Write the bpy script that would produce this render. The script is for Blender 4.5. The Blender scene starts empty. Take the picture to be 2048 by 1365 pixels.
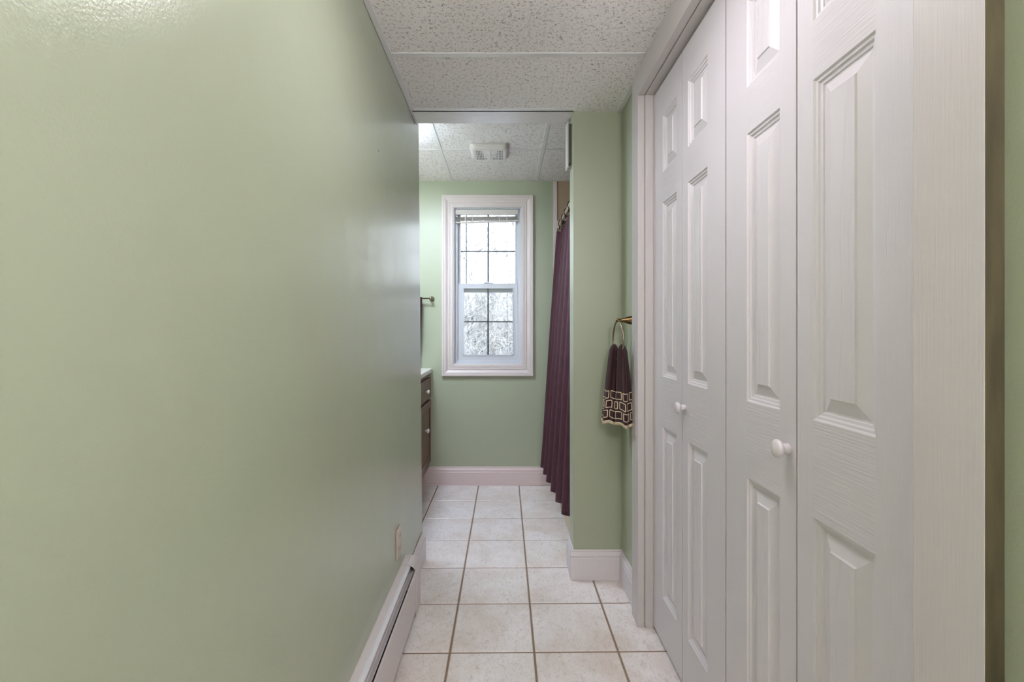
import bpy, bmesh, math, random
from mathutils import Vector, Matrix, noise
S = bpy.context.scene
C = S.collection
PI = math.pi

# ------------------------------------------------------------------ camera
F = 942.0 / 2048.0
CH = 1.14                                   # camera height above the floor
cam = bpy.data.cameras.new('camera')
cam.sensor_width = 36.0
cam.lens = 36.0 * F
cam.shift_x = 14.0 / 2048.0
cam.shift_y = -19.5 / 2048.0
cam.clip_start = 0.02
cam_o = bpy.data.objects.new('camera', cam)
cam_o.location = (0, 0, CH)
cam_o.rotation_euler = (PI / 2, 0, 0)
C.objects.link(cam_o)
S.camera = cam_o

# ------------------------------------------------------------------ sky, sun, exposure
S.view_settings.view_transform = 'Standard'
S.view_settings.look = 'None'
S.view_settings.gamma = 1.0
S.view_settings.use_curve_mapping = False
S.view_settings.exposure = 0.22
W = bpy.data.worlds.new('sky')
S.world = W
W.use_nodes = True
bg = W.node_tree.nodes['Background']
bg.inputs['Color'].default_value = (0.80, 0.90, 1.0, 1)
bg.inputs['Strength'].default_value = 10.0

sun = bpy.data.lights.new('sun', 'SUN')
sun.energy = 7.0
sun.angle = math.radians(1.0)
sun.color = (1.0, 0.95, 0.88)
so = bpy.data.objects.new('sun', sun)
so.rotation_euler = (math.radians(48), math.radians(0), math.radians(-38))   # from behind the house, onto the woods
C.objects.link(so)

portal = bpy.data.lights.new('window_portal', 'AREA')
portal.shape = 'RECTANGLE'
portal.size = 0.50
portal.size_y = 1.17
portal.cycles.is_portal = True
po = bpy.data.objects.new('window_portal', portal)
po.location = (-0.13, 3.66, 1.476)
po.rotation_euler = (-PI / 2, 0, 0)
C.objects.link(po)

HALL_LAMP = 18.0
FILL_GLOBE = 54.0  # strength of the added fill globe behind the camera
VANITY_LAMP = 11.0
BATH_FILL = 64.0  # strength of the added bathroom fill lamp

# ------------------------------------------------------------------ helpers
def lin(c):
    return tuple(((v / 255.0) / 12.92 if v / 255.0 <= 0.04045 else ((v / 255.0 + 0.055) / 1.055) ** 2.4) for v in c) + (1.0,)

def setp(o, label=None, cat=None, group=None, kind=None):
    if label: o['label'] = label
    if cat: o['category'] = cat
    if group: o['group'] = group
    if kind: o['kind'] = kind
    return o

def empty(name, loc=(0, 0, 0), **k):
    o = bpy.data.objects.new(name, None)
    o.empty_display_size = 0.05
    o.location = loc
    C.objects.link(o)
    return setp(o, **k)

def link(name, bm, mats, parent=None, smooth=False, **k):
    """one mesh object; vertices are given in world space, parent is an un-rotated Empty or mesh"""
    if not isinstance(mats, (list, tuple)): mats = [mats]
    me = bpy.data.meshes.new(name)
    off = Vector((0, 0, 0))
    if parent is not None:
        p = parent
        while p is not None:
            off += p.location
            p = p.parent
        bmesh.ops.translate(bm, verts=bm.verts, vec=-off)
    bmesh.ops.recalc_face_normals(bm, faces=bm.faces)
    bm.to_mesh(me)
    bm.free()
    for m in mats: me.materials.append(m)
    if smooth:
        for p in me.polygons: p.use_smooth = True
    o = bpy.data.objects.new(name, me)
    C.objects.link(o)
    if parent is not None: o.parent = parent
    return setp(o, **k)

def box(bm, x0, x1, y0, y1, z0, z1, mi=0, bev=0.0, seg=2):
    b = bm if bev == 0 else bmesh.new()
    vs = [b.verts.new((x, y, z)) for x in (x0, x1) for y in (y0, y1) for z in (z0, z1)]
    fs = [(0, 1, 3, 2), (4, 6, 7, 5), (0, 4, 5, 1), (2, 3, 7, 6), (0, 2, 6, 4), (1, 5, 7, 3)]
    for f in fs:
        fc = b.faces.new([vs[i] for i in f]); fc.material_index = mi
    if bev:
        bmesh.ops.bevel(b, geom=b.edges[:], offset=bev, segments=seg, profile=0.5, affect='EDGES')
        for f in b.faces: f.material_index = mi
        merge(bm, b)

def merge(bm, b):
    me = bpy.data.meshes.new('tmp')
    b.to_mesh(me); b.free()
    bm.from_mesh(me)
    bpy.data.meshes.remove(me)

def nb():
    return bmesh.new()

def tube(bm, pts, r, n=10, cap=True, mi=0):
    pts = [Vector(p) for p in pts]
    rs = r if isinstance(r, (list, tuple)) else [r] * len(pts)
    rings = []
    up = None
    for i, p in enumerate(pts):
        a = pts[max(i - 1, 0)]; b = pts[min(i + 1, len(pts) - 1)]
        t = (b - a).normalized()
        if up is None:
            up = Vector((0, 0, 1)) if abs(t.z) < 0.9 else Vector((1, 0, 0))
        s = t.cross(up)
        if s.length < 1e-6: s = t.cross(Vector((0, 1, 0)))
        s.normalize(); up = s.cross(t).normalized()
        rings.append([bm.verts.new(p + (s * math.cos(2 * PI * k / n) + up * math.sin(2 * PI * k / n)) * rs[i]) for k in range(n)])
    for i in range(len(rings) - 1):
        for k in range(n):
            f = bm.faces.new((rings[i][k], rings[i][(k + 1) % n], rings[i + 1][(k + 1) % n], rings[i + 1][k])); f.material_index = mi
    if cap:
        bm.faces.new(rings[0][::-1]).material_index = mi
        bm.faces.new(rings[-1]).material_index = mi

def lathe(bm, prof, origin, axis, n=28):
    """prof: (distance along the axis, radius)"""
    ax = Vector(axis).normalized()
    s = ax.cross(Vector((0, 0, 1)))
    if s.length < 1e-3: s = Vector((1, 0, 0))
    s.normalize(); u = s.cross(ax)
    O = Vector(origin)
    rings = []
    for d, r in prof:
        r = max(r, 1e-4)
        rings.append([bm.verts.new(O + ax * d + (s * math.cos(2 * PI * k / n) + u * math.sin(2 * PI * k / n)) * r) for k in range(n)])
    for i in range(len(rings) - 1):
        for k in range(n):
            bm.faces.new((rings[i][k], rings[i][(k + 1) % n], rings[i + 1][(k + 1) % n], rings[i + 1][k]))
    bm.faces.new(rings[0][::-1]); bm.faces.new(rings[-1])

def extrude_profile(bm, prof, place, t0, t1, cap=True):
    """prof list of 2-d points, place(a, b, t) -> 3-d"""
    A = [bm.verts.new(place(a, b, t0)) for a, b in prof]
    B = [bm.verts.new(place(a, b, t1)) for a, b in prof]
    n = len(prof)
    for i in range(n):
        bm.faces.new((A[i], A[(i + 1) % n], B[(i + 1) % n], B[i]))
    if cap:
        bm.faces.new(A[::-1]); bm.faces.new(B)

def frame_profile(bm, prof, x0, x1, z0, z1, y):
    """mitred picture frame in the XZ plane; prof (inset from outer edge, thickness towards -Y)"""
    cs = [(x0, z0, 1, 1), (x1, z0, -1, 1), (x1, z1, -1, -1), (x0, z1, 1, -1)]
    L = [[bm.verts.new((cx + sx * a, y - b, cz + sz * a)) for a, b in prof] for cx, cz, sx, sz in cs]
    n = len(prof)
    for k in range(4):
        P, Q = L[k], L[(k + 1) % 4]
        for i in range(n - 1):
            bm.faces.new((P[i], P[i + 1], Q[i + 1], Q[i]))

# ------------------------------------------------------------------ materials
def mat(name, col, rough=0.5, metal=0.0, **k):
    m = bpy.data.materials.new(name)
    m.use_nodes = True
    p = m.node_tree.nodes['Principled BSDF']
    p.inputs['Base Color'].default_value = lin(col)
    p.inputs['Roughness'].default_value = rough
    p.inputs['Metallic'].default_value = metal
    for a, v in k.items(): p.inputs[a].default_value = v
    return m

def N(m, t, **k):
    n = m.node_tree.nodes.new(t)
    for a, v in k.items(): setattr(n, a, v)
    return n

def L(m, a, b): m.node_tree.links.new(a, b)
def P(m): return m.node_tree.nodes['Principled BSDF']

def coords(m, scale=(1, 1, 1), rot=(0, 0, 0), kind='geo'):
    if kind == 'geo': src = N(m, 'ShaderNodeNewGeometry').outputs['Position']
    else: src = N(m, 'ShaderNodeTexCoord').outputs['Object']
    mp = N(m, 'ShaderNodeMapping')
    mp.inputs['Scale'].default_value = scale
    mp.inputs['Rotation'].default_value = rot
    L(m, src, mp.inputs['Vector'])
    return mp.outputs['Vector']

def noise_n(m, vec, scale, detail=4, rough=0.55, dist=0.0):
    n = N(m, 'ShaderNodeTexNoise')
    n.inputs['Scale'].default_value = scale
    n.inputs['Detail'].default_value = detail
    n.inputs['Roughness'].default_value = rough
    n.inputs['Distortion'].default_value = dist
    L(m, vec, n.inputs['Vector'])
    return n.outputs['Fac']

def ramp(m, fac, stops):
    r = N(m, 'ShaderNodeValToRGB')
    e = r.color_ramp.elements
    e[0].position, e[0].color = stops[0][0], stops[0][1]
    e[1].position, e[1].color = stops[-1][0], stops[-1][1]
    for p, c in stops[1:-1]:
        x = e.new(p); x.color = c
    L(m, fac, r.inputs['Fac'])
    return r.outputs['Color']

def bump(m, h, strength, dist, prev=None):
    b = N(m, 'ShaderNodeBump')
    b.inputs['Strength'].default_value = strength
    b.inputs['Distance'].default_value = dist
    L(m, h, b.inputs['Height'])
    if prev is not None: L(m, prev, b.inputs['Normal'])
    L(m, b.outputs['Normal'], P(m).inputs['Normal'])
    return b.outputs['Normal']

def grey(v): return (v, v, v, 1)

PAINT = (169, 176, 152)
def wall_paint(name, col, rough=0.40, spots=()):
    m = mat(name, col, rough, 0.0, **{'Specular IOR Level': 0.75})
    v = coords(m)
    f = noise_n(m, v, 260, 3)
    f2 = noise_n(m, v, 3.0, 3)
    n1 = bump(m, f, 0.11, 0.004)
    bump(m, f2, 0.10, 0.03, n1)
    f3 = noise_n(m, v, 1.7, 2)
    r = ramp(m, f3, [(0.3, grey(rough - 0.03)), (0.7, grey(rough + 0.04))])
    L(m, r, P(m).inputs['Roughness'])
    if spots:
        geo = N(m, 'ShaderNodeNewGeometry').outputs['Position']
        acc = None
        for (x, y, z, rad) in spots:
            d = N(m, 'ShaderNodeVectorMath', operation='DISTANCE')
            L(m, geo, d.inputs[0]); d.inputs[1].default_value = (x, y, z)
            g = N(m, 'ShaderNodeMath', operation='LESS_THAN')
            L(m, d.outputs['Value'], g.inputs[0]); g.inputs[1].default_value = rad
            if acc is None: acc = g.outputs[0]
            else:
                mx = N(m, 'ShaderNodeMath', operation='MAXIMUM')
                L(m, acc, mx.inputs[0]); L(m, g.outputs[0], mx.inputs[1]); acc = mx.outputs[0]
        mix = N(m, 'ShaderNodeMix', data_type='RGBA')
        L(m, acc, mix.inputs['Factor'])
        mix.inputs['A'].default_value = lin(col)
        mix.inputs['B'].default_value = lin((70, 74, 62))
        L(m, mix.outputs['Result'], P(m).inputs['Base Color'])
    return m

def wallspot(px, py, r):
    t = 0.43 / ((1010 - px) / 942.0)
    return (-0.43, t, CH + (663 - py) / 942.0 * t, r)

M = {}
M['wall'] = wall_paint('green_wall_paint', PAINT, 0.40)
M['wall_left'] = wall_paint('green_wall_paint_worn', PAINT, 0.23, [wallspot(38, 716, .004), wallspot(34, 1123, .005), wallspot(418, 973, .004), wallspot(690, 577, .005), wallspot(757, 302, .004)])
M['white'] = mat('white_trim_paint', (222, 215, 217), 0.38)
bump(M['white'], noise_n(M['white'], coords(M['white'], (60, 60, 4)), 6, 4), 0.12, 0.003)
M['casing'] = mat('white_closet_casing_paint', (205, 198, 197), 0.42)
bump(M['casing'], noise_n(M['casing'], coords(M['casing'], (130, 130, 3)), 3.2, 5, 0.65), 0.22, 0.0016)
M['cream'] = mat('cream_window_trim_paint', (216, 205, 202), 0.40)
M['base_cream'] = mat('cream_baseboard_paint', (222, 204, 202), 0.40)
M['heater'] = mat('heater_enamel', (216, 208, 208), 0.33)
M['heater_lip'] = mat('heater_lip_enamel', (222, 222, 226), 0.30)
M['fin'] = mat('heater_fins', (120, 118, 116), 0.5, 0.6)
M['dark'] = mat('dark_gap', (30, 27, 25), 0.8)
M['vinyl'] = mat('white_vinyl', (206, 208, 214), 0.38)
M['muntin'] = mat('backlit_muntin', (96, 102, 112), 0.45)  # white vinyl greyed: its backlit shade is put into the colour
M['blind'] = mat('blind_slats', (206, 200, 194), 0.5)
M['cord'] = mat('cord', (214, 210, 204), 0.7)
M['brass'] = mat('antique_brass', (112, 92, 62), 0.28, 1.0)
M['nickel'] = mat('brushed_nickel', (150, 138, 116), 0.3, 1.0)
M['bronze'] = mat('bronze_ring', (62, 48, 40), 0.35, 0.8)
M['rod'] = mat('cream_rod', (206, 190, 172), 0.4)
M['surround'] = mat('beige_tub_surround', (176, 152, 130), 0.35)
M['tub'] = mat('cream_tub_enamel', (226, 208, 172), 0.25)
M['counter'] = mat('white_counter', (232, 230, 224), 0.25)
M['knob'] = mat('white_knob', (218, 212, 214), 0.30)
M['plastic'] = mat('white_plastic', (214, 208, 202), 0.42)
M['plate'] = mat('ivory_plate', (204, 188, 176), 0.42)
M['grid'] = mat('ceiling_grid_metal', (228, 226, 226), 0.30)
M['soffit'] = mat('header_paint', (226, 222, 222), 0.25)
bump(M['soffit'], noise_n(M['soffit'], coords(M['soffit'], (6, 30, 30)), 3, 4), 0.3, 0.006)
M['dark_room'] = mat('closet_inside', (150, 146, 138), 0.7)

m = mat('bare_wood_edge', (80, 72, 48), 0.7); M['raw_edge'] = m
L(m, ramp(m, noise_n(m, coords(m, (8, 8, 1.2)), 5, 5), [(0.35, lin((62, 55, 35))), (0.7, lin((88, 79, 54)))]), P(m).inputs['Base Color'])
# cabinet wood
m = mat('cabinet_wood', (92, 62, 48), 0.38); M['wood'] = m
w = noise_n(m, coords(m, (30, 30, 2.2)), 3, 5, 0.6, 0.4)
L(m, ramp(m, w, [(0.3, lin((76, 40, 28))), (0.7, lin((122, 76, 56)))]), P(m).inputs['Base Color'])

# suspended ceiling board: pin holes and fissures
def ceiling_board(name, col):
    m = mat(name, col, 0.9)
    v = coords(m)
    vo = N(m, 'ShaderNodeTexVoronoi'); vo.inputs['Scale'].default_value = 205; vo.inputs['Randomness'].default_value = 1.0
    wv = N(m, 'ShaderNodeVectorMath', operation='ADD')
    nz = N(m, 'ShaderNodeTexNoise'); nz.inputs['Scale'].default_value = 160; nz.inputs['Detail'].default_value = 2
    L(m, v, nz.inputs['Vector'])
    sc = N(m, 'ShaderNodeVectorMath', operation='SCALE'); sc.inputs['Scale'].default_value = 0.010
    L(m, nz.outputs['Color'], sc.inputs[0]); L(m, v, wv.inputs[0]); L(m, sc.outputs[0], wv.inputs[1])
    L(m, wv.outputs[0], vo.inputs['Vector'])
    # random size per cell
    sep = N(m, 'ShaderNodeSeparateColor'); L(m, vo.outputs['Color'], sep.inputs[0])
    th = N(m, 'ShaderNodeMapRange'); th.inputs['From Min'].default_value = 0.35; th.inputs['From Max'].default_value = 1.0
    th.inputs['To Min'].default_value = 0.0; th.inputs['To Max'].default_value = 0.26
    L(m, sep.outputs['Red'], th.inputs['Value'])
    lt = N(m, 'ShaderNodeMath', operation='SUBTRACT'); L(m, vo.outputs['Distance'], lt.inputs[0]); L(m, th.outputs[0], lt.inputs[1])
    hole = N(m, 'ShaderNodeMapRange'); hole.inputs['From Min'].default_value = -0.06; hole.inputs['From Max'].default_value = 0.05
    L(m, lt.outputs[0], hole.inputs['Value'])
    # fissures : thin iso-lines of a noise, broken up by another
    n1 = noise_n(m, v, 110, 3, 0.6, 0.6)
    ab = N(m, 'ShaderNodeMath', operation='SUBTRACT'); L(m, n1, ab.inputs[0]); ab.inputs[1].default_value = 0.5
    a2 = N(m, 'ShaderNodeMath', operation='ABSOLUTE'); L(m, ab.outputs[0], a2.inputs[0])
    n2 = noise_n(m, v, 80, 2)
    a3 = N(m, 'ShaderNodeMapRange'); a3.inputs['From Min'].default_value = 0.50; a3.inputs['From Max'].default_value = 0.62
    a3.inputs['To Min'].default_value = 0.0; a3.inputs['To Max'].default_value = 0.022; L(m, n2, a3.inputs['Value'])
    a4 = N(m, 'ShaderNodeMath', operation='SUBTRACT'); L(m, a2.outputs[0], a4.inputs[0]); L(m, a3.outputs[0], a4.inputs[1])
    fis = N(m, 'ShaderNodeMapRange'); fis.inputs['From Min'].default_value = -0.006; fis.inputs['From Max'].default_value = 0.006
    L(m, a4.outputs[0], fis.inputs['Value'])
    mn = N(m, 'ShaderNodeMath', operation='MINIMUM'); L(m, hole.outputs[0], mn.inputs[0]); L(m, fis.outputs[0], mn.inputs[1])
    mix = N(m, 'ShaderNodeMix', data_type='RGBA')
    L(m, mn.outputs[0], mix.inputs['Factor'])
    mix.inputs['A'].default_value = lin((112, 106, 101)); mix.inputs['B'].default_value = lin(col)
    L(m, mix.outputs['Result'], P(m).inputs['Base Color'])
    b1 = bump(m, mn.outputs[0], 0.6, 0.002)
    bump(m, noise_n(m, v, 220, 3), 0.25, 0.002, b1)
    return m
M['ceil'] = ceiling_board('fissured_ceiling_board', (246, 241, 239))

# floor tile
m = mat('stone_look_floor_tile', (206, 190, 172), 0.30); M['tile'] = m
v = coords(m)
a = noise_n(m, v, 4.5, 6, 0.62, 0.6)
c = ramp(m, a, [(0.30, lin((222, 208, 199))), (0.5, lin((234, 226, 221))), (0.70, lin((244, 239, 238)))])
b = noise_n(m, coords(m, (1.6, 1, 1)), 38, 6, 0.78, 1.4)
r = ramp(m, b, [(0.33, grey(1.0)), (0.50, grey(0.0))])
mx = N(m, 'ShaderNodeMix', data_type='RGBA')
mu = N(m, 'ShaderNodeMath', operation='MULTIPLY'); L(m, r, mu.inputs[0]); mu.inputs[1].default_value = 0.6
L(m, mu.outputs[0], mx.inputs['Factor']); L(m, c, mx.inputs['A']); mx.inputs['B'].default_value = lin((186, 168, 154))
L(m, mx.outputs['Result'], P(m).inputs['Base Color'])
bump(m, b, 0.12, 0.003)
m = mat('brown_grout', (140, 120, 100), 0.85); M['grout'] = m
bump(m, noise_n(m, coords(m), 300, 3), 0.4, 0.002)

# closet door paint with embossed grain
def door_paint(name, kind):
    m = mat(name, (220, 215, 218), 0.36)
    if kind == 'stile': f = noise_n(m, coords(m, (1, 240, 2.0)), 2.4, 4, 0.6)
    elif kind == 'rail': f = noise_n(m, coords(m, (1, 3, 130)), 2.2, 3, 0.6, 0.4)
    elif kind == 'field':
        wv = N(m, 'ShaderNodeTexWave'); wv.bands_direction = 'Y'
        wv.inputs['Scale'].default_value = 9; wv.inputs['Distortion'].default_value = 12
        wv.inputs['Detail'].default_value = 3; wv.inputs['Detail Scale'].default_value = 1.3
        L(m, coords(m, (1, 1.0, 0.22)), wv.inputs['Vector'])
        f = ramp(m, wv.outputs['Fac'], [(0.0, grey(0)), (0.25, grey(1))])
    else: f = noise_n(m, coords(m), 420, 2)
    bump(m, f, {'stile': .5, 'rail': .9, 'field': .35, 'bevel': .2}[kind], 0.0016)
    return m
DOOR = [door_paint('door_paint_' + k, k) for k in ('stile', 'rail', 'bevel', 'field')]

# fabrics
m = mat('plum_curtain_fabric', (74, 34, 46), 0.75); M['curtain'] = m
P(m).inputs['Sheen Weight'].default_value = 0.14
P(m).inputs['Sheen Roughness'].default_value = 0.4
P(m).inputs['Sheen Tint'].default_value = lin((210, 160, 180))
f = noise_n(m, coords(m, (1, 1, 0.3)), 60, 4)
L(m, ramp(m, f, [(0.3, lin((58, 24, 34))), (0.7, lin((80, 40, 52)))]), P(m).inputs['Base Color'])
m = mat('maroon_terry', (50, 17, 19), 0.95); M['terry'] = m
P(m).inputs['Sheen Weight'].default_value = 0.12
bump(m, noise_n(m, coords(m), 700, 2), 0.6, 0.002)
M['terry_cream'] = mat('cream_towel_hem', (222, 204, 172), 0.95)

# outdoors
m = mat('pale_bark', (190, 184, 176), 0.9); M['bark'] = m
f = noise_n(m, coords(m, (3, 3, 1)), 5, 4)
L(m, ramp(m, f, [(0.3, lin((34, 36, 44))), (0.56, lin((196, 194, 192)))]), P(m).inputs['Base Color'])
m = mat('leaf_litter', (150, 140, 132), 0.95); M['ground'] = m
f = noise_n(m, coords(m), 3, 8, 0.75)
L(m, ramp(m, f, [(0.42, lin((34, 38, 48))), (0.58, lin((200, 200, 208)))]), P(m).inputs['Base Color'])

# glass
def glass(name, tint, refl):
    m = bpy.data.materials.new(name); m.use_nodes = True
    nt = m.node_tree; nt.nodes.clear()
    o = nt.nodes.new('ShaderNodeOutputMaterial')
    t = nt.nodes.new('ShaderNodeBsdfTransparent'); t.inputs['Color'].default_value = tint
    g = nt.nodes.new('ShaderNodeBsdfGlossy'); g.inputs['Roughness'].default_value = 0.02
    fr = nt.nodes.new('ShaderNodeFresnel'); fr.inputs['IOR'].default_value = 1.45
    mx = nt.nodes.new('ShaderNodeMixShader')
    nt.links.new(fr.outputs[0], mx.inputs[0]); nt.links.new(t.outputs[0], mx.inputs[1]); nt.links.new(g.outputs[0], mx.inputs[2])
    nt.links.new(mx.outputs[0], o.inputs['Surface'])
    return m
M['glass'] = glass('window_glass', (0.97, 0.98, 0.98, 1), 1)
m = bpy.data.materials.new('insect_screen_mesh'); m.use_nodes = True; M['screen'] = m
nt = m.node_tree; nt.nodes.clear()
o = nt.nodes.new('ShaderNodeOutputMaterial'); t = nt.nodes.new('ShaderNodeBsdfTransparent')
d = nt.nodes.new('ShaderNodeBsdfDiffuse'); d.inputs['Color'].default_value = (0.10, 0.12, 0.16, 1)
mx = nt.nodes.new('ShaderNodeMixShader'); mx.inputs[0].default_value = 0.52
nt.links.new(t.outputs[0], mx.inputs[1]); nt.links.new(d.outputs[0], mx.inputs[2]); nt.links.new(mx.outputs[0], o.inputs['Surface'])

def emit(name, col, s):
    m = bpy.data.materials.new(name); m.use_nodes = True
    p = P(m); p.inputs['Base Color'].default_value = (0.9, 0.88, 0.84, 1)
    p.inputs['Emission Color'].default_value = col; p.inputs['Emission Strength'].default_value = s
    return m
M['hall_glass'] = emit('hall_lamp_glass', (1.0, 0.95, 1.04, 1), HALL_LAMP)
M['vanity_glass'] = emit('vanity_lamp_glass', (1.0, 0.95, 0.95, 1), VANITY_LAMP)
M['bath_glass'] = emit('bath_fill_glass', (0.84, 0.95, 1.18, 1), BATH_FILL)
M['bath_glass_side'] = emit('bath_fill_side', (0.84, 0.95, 1.18, 1), BATH_FILL * .11)
M['hall_glass_side'] = emit('hall_lamp_side', (1.0, 0.95, 1.04, 1), HALL_LAMP * .20)
M['fill_globe_glass'] = emit('fill_globe_glass', (1.0, 0.95, 1.03, 1), FILL_GLOBE)

# ------------------------------------------------------------------ room numbers (X right, Y away from camera, Z up)
HC = CH + 1.01        # hall ceiling
BC = CH + 1.114       # bathroom ceiling
XL = -0.42            # left hall wall (average)
XR = 0.537            # right hall wall
YE = 3.49             # far bathroom wall
YS0, YS1 = 2.166, 2.287   # partition beside the opening
YBACK = -1.3

def struct(name, bm, mats, parent=None, label=None, **k):
    o = link(name, bm, mats, parent, **k)
    if parent is None:
        o['kind'] = 'structure'
        if label: o['label'] = label
    return o

# floor: bevelled tiles set over a grout bed
TP = 0.2996
bm = nb()
X0, X1, Y0, Y1 = -1.12, 1.2, YBACK, YE + 0.02
vs = [bm.verts.new(p) for p in ((X0, Y0, -0.0025), (X1, Y0, -0.0025), (X1, Y1, -0.0025), (X0, Y1, -0.0025))]
bm.faces.new(vs).material_index = 1
random.seed(4)
def clampv(v, a, b): return min(max(v, a), b)
g = 0.0037; bw = 0.0024
for i in range(-4, 5):
    for j in range(-10, 8):
        xa = -0.1957 + TP * i + g; xb = -0.1957 + TP * (i + 1) - g
        ya = 1.673 + TP * j + g; yb = 1.673 + TP * (j + 1) - g
        xa, xb = clampv(xa, X0, X1), clampv(xb, X0, X1)
        ya, yb = clampv(ya, Y0, Y1), clampv(yb, Y0, Y1)
        if xb - xa < 0.02 or yb - ya < 0.01: continue
        dz = random.uniform(-0.0003, 0.0003)
        sh = lambda x, y: y + 0.012 * (x - 0.1)
        lo = [bm.verts.new((x, sh(x, y), -0.0025)) for x, y in ((xa, ya), (xb, ya), (xb, yb), (xa, yb))]
        hi = [bm.verts.new((x, sh(x, y), 0.0 + dz)) for x, y in ((xa + bw, ya + bw), (xb - bw, ya + bw), (xb - bw, yb - bw), (xa + bw, yb - bw))]
        bm.faces.new(hi)
        for k in range(4): bm.faces.new((lo[k], lo[(k + 1) % 4], hi[(k + 1) % 4], hi[k]))
floor = struct('floor', bm, [M['tile'], M['grout']], label='beige stone-look square tile floor with brown grout')

# ceilings
def ceiling(name, x0, x1, y0, y1, z, label):
    bm = nb(); box(bm, x0, x1, y0, y1, z, z + 0.2)
    return struct(name, bm, M['ceil'], label=label)
ceiling('ceiling', -0.62, 1.3, YBACK - .1, YS0, HC, 'hall suspended ceiling of white fissured boards')
ceiling('ceiling_bathroom', -1.2, 1.3, YS1, YE + .16, BC, 'bathroom suspended ceiling of white fissured boards, beyond the header')

# walls
def wall(name, boxes, m, label, **k):
    bm = nb()
    for b_ in boxes: box(bm, *b_)
    return struct(name, bm, m, label=label, **k)
# left hall wall leans a touch
bm = nb()
prof = [(-0.413, -0.02), (-0.433, HC + 0.02), (-0.4345, BC + 0.1), (-0.60, BC + 0.1), (-0.60, -0.02)]
extrude_profile(bm, prof, lambda a, b_, t: (a, t, b_), YBACK - 0.1, 2.36)
struct('wall_left', bm, M['wall_left'], label='long semi-gloss sage green hall wall on the left')
wall('wall_bath_front', [(-1.2, -0.60, 2.24, 2.36, -.02, BC + .1)], M['wall'], 'green bathroom wall behind the left hall wall')
wall('wall_bath_left', [(-1.2, -1.08, 2.36, YE + .16, -.02, BC + .1)], M['wall'], 'green bathroom wall behind the vanity')
wall('wall_bath_right', [(1.12, 1.3, YS1, YE + .16, -.02, BC + .1)], M['surround'], 'beige surround wall along the tub')
WX0, WX1, WZ0, WZ1 = -0.381, 0.124, CH - 0.247, CH + 0.920
wall('wall_end', [(-1.2, WX0, YE, YE + .16, -.02, BC + .1), (WX1, 0.372, YE, YE + .16, -.02, BC + .1),
                  (WX0, WX1, YE, YE + .16, -.02, WZ0), (WX0, WX1, YE, YE + .16, WZ1, BC + .1)], M['wall'],
     'mint green end wall around the bathroom window')
wall('wall_tub_end', [(0.372, 1.3, YE, YE + .16, -.02, BC + .1)], M['surround'], 'beige surround wall at the foot of the tub')
wall('wall_partition', [(0.315, 1.3, YS0, YS1, -.02, BC + .1)], M['wall'], 'green partition stub between hall and bathroom, right of opening')
wall('wall_right', [(XR, 0.66, 1.814, YS0, -.02, HC + .1), (XR, 0.66, 0.592, 1.814, CH + .93, HC + .1),
                    (XR - .004, 0.66, YBACK - .1, 0.592, -.02, HC + .1)], M['wall'], 'green hall wall around the closet opening')
wall('wall_behind', [(-0.62, 1.3, YBACK - .1, YBACK, -.02, HC + .1)], M['wall'], 'green wall behind the camera')
wall('wall_closet', [(1.12, 1.3, YBACK, YS0, -.02, HC + .1), (0.66, 1.12, 1.85, 1.95, -.02, HC + .1), (0.66, 1.12, 0.45, 0.55, -.02, HC + .1)],
     M['dark_room'], 'inside of the closet behind the folding doors')
bm = nb(); box(bm, -0.4345, 0.315, YS0 - .014, YS1, HC, BC + .15)
struct('trim_header', bm, M['soffit'], label='glossy white underside of the header over the opening')

# ceiling grid of the hall and bathroom
def strip(name, boxes, label):
    bm = nb()
    for b_ in boxes: box(bm, *b_, bev=0.0012, seg=1)
    return struct(name, bm, M['grid'], label=label)
T = 0.024
strip('trim_ceiling_grid_hall', [(-0.41, .51, 1.705, 1.705 + T, HC - .003, HC + .01), (-0.41, .51, 1.095, 1.095 + T, HC - .003, HC + .01),
      (-0.41, .51, .485, .485 + T, HC - .003, HC + .01), (-0.433, .315, YS0 - .0345, YS0 - .0145, HC - .003, HC + .01),
      (-0.4322, -0.411, YBACK, YS0 - .0345, HC - .003, HC + .01), (.513, .5365, .60, YS0, HC - .004, HC + .01)], 'white metal cross strips of the hall ceiling grid')
strip('trim_ceiling_grid_bathroom', [(-0.41, -0.386, YS1, YE, BC - .003, BC + .01), (.220, .244, YS1, YE, BC - .003, BC + .01),
      (-1.02, -0.41, 2.875, 2.875 + T, BC - .003, BC + .01), (-0.386, .220, 2.875, 2.875 + T, BC - .003, BC + .01), (.244, 1.1, 2.875, 2.875 + T, BC - .003, BC + .01)],
      'white metal strips of the bathroom ceiling grid')
bm = nb()
extrude_profile(bm, [(-0.4305, HC - .008), (-0.4245, HC - .008), (-0.4245, HC), (-0.4305, HC)], lambda a, b_, t: (a, t, b_), YS0 - .012, YS1 - .002)
struct('trim_header_bead', bm, M['white'], label='thin white bead where the header meets the left wall')

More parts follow.
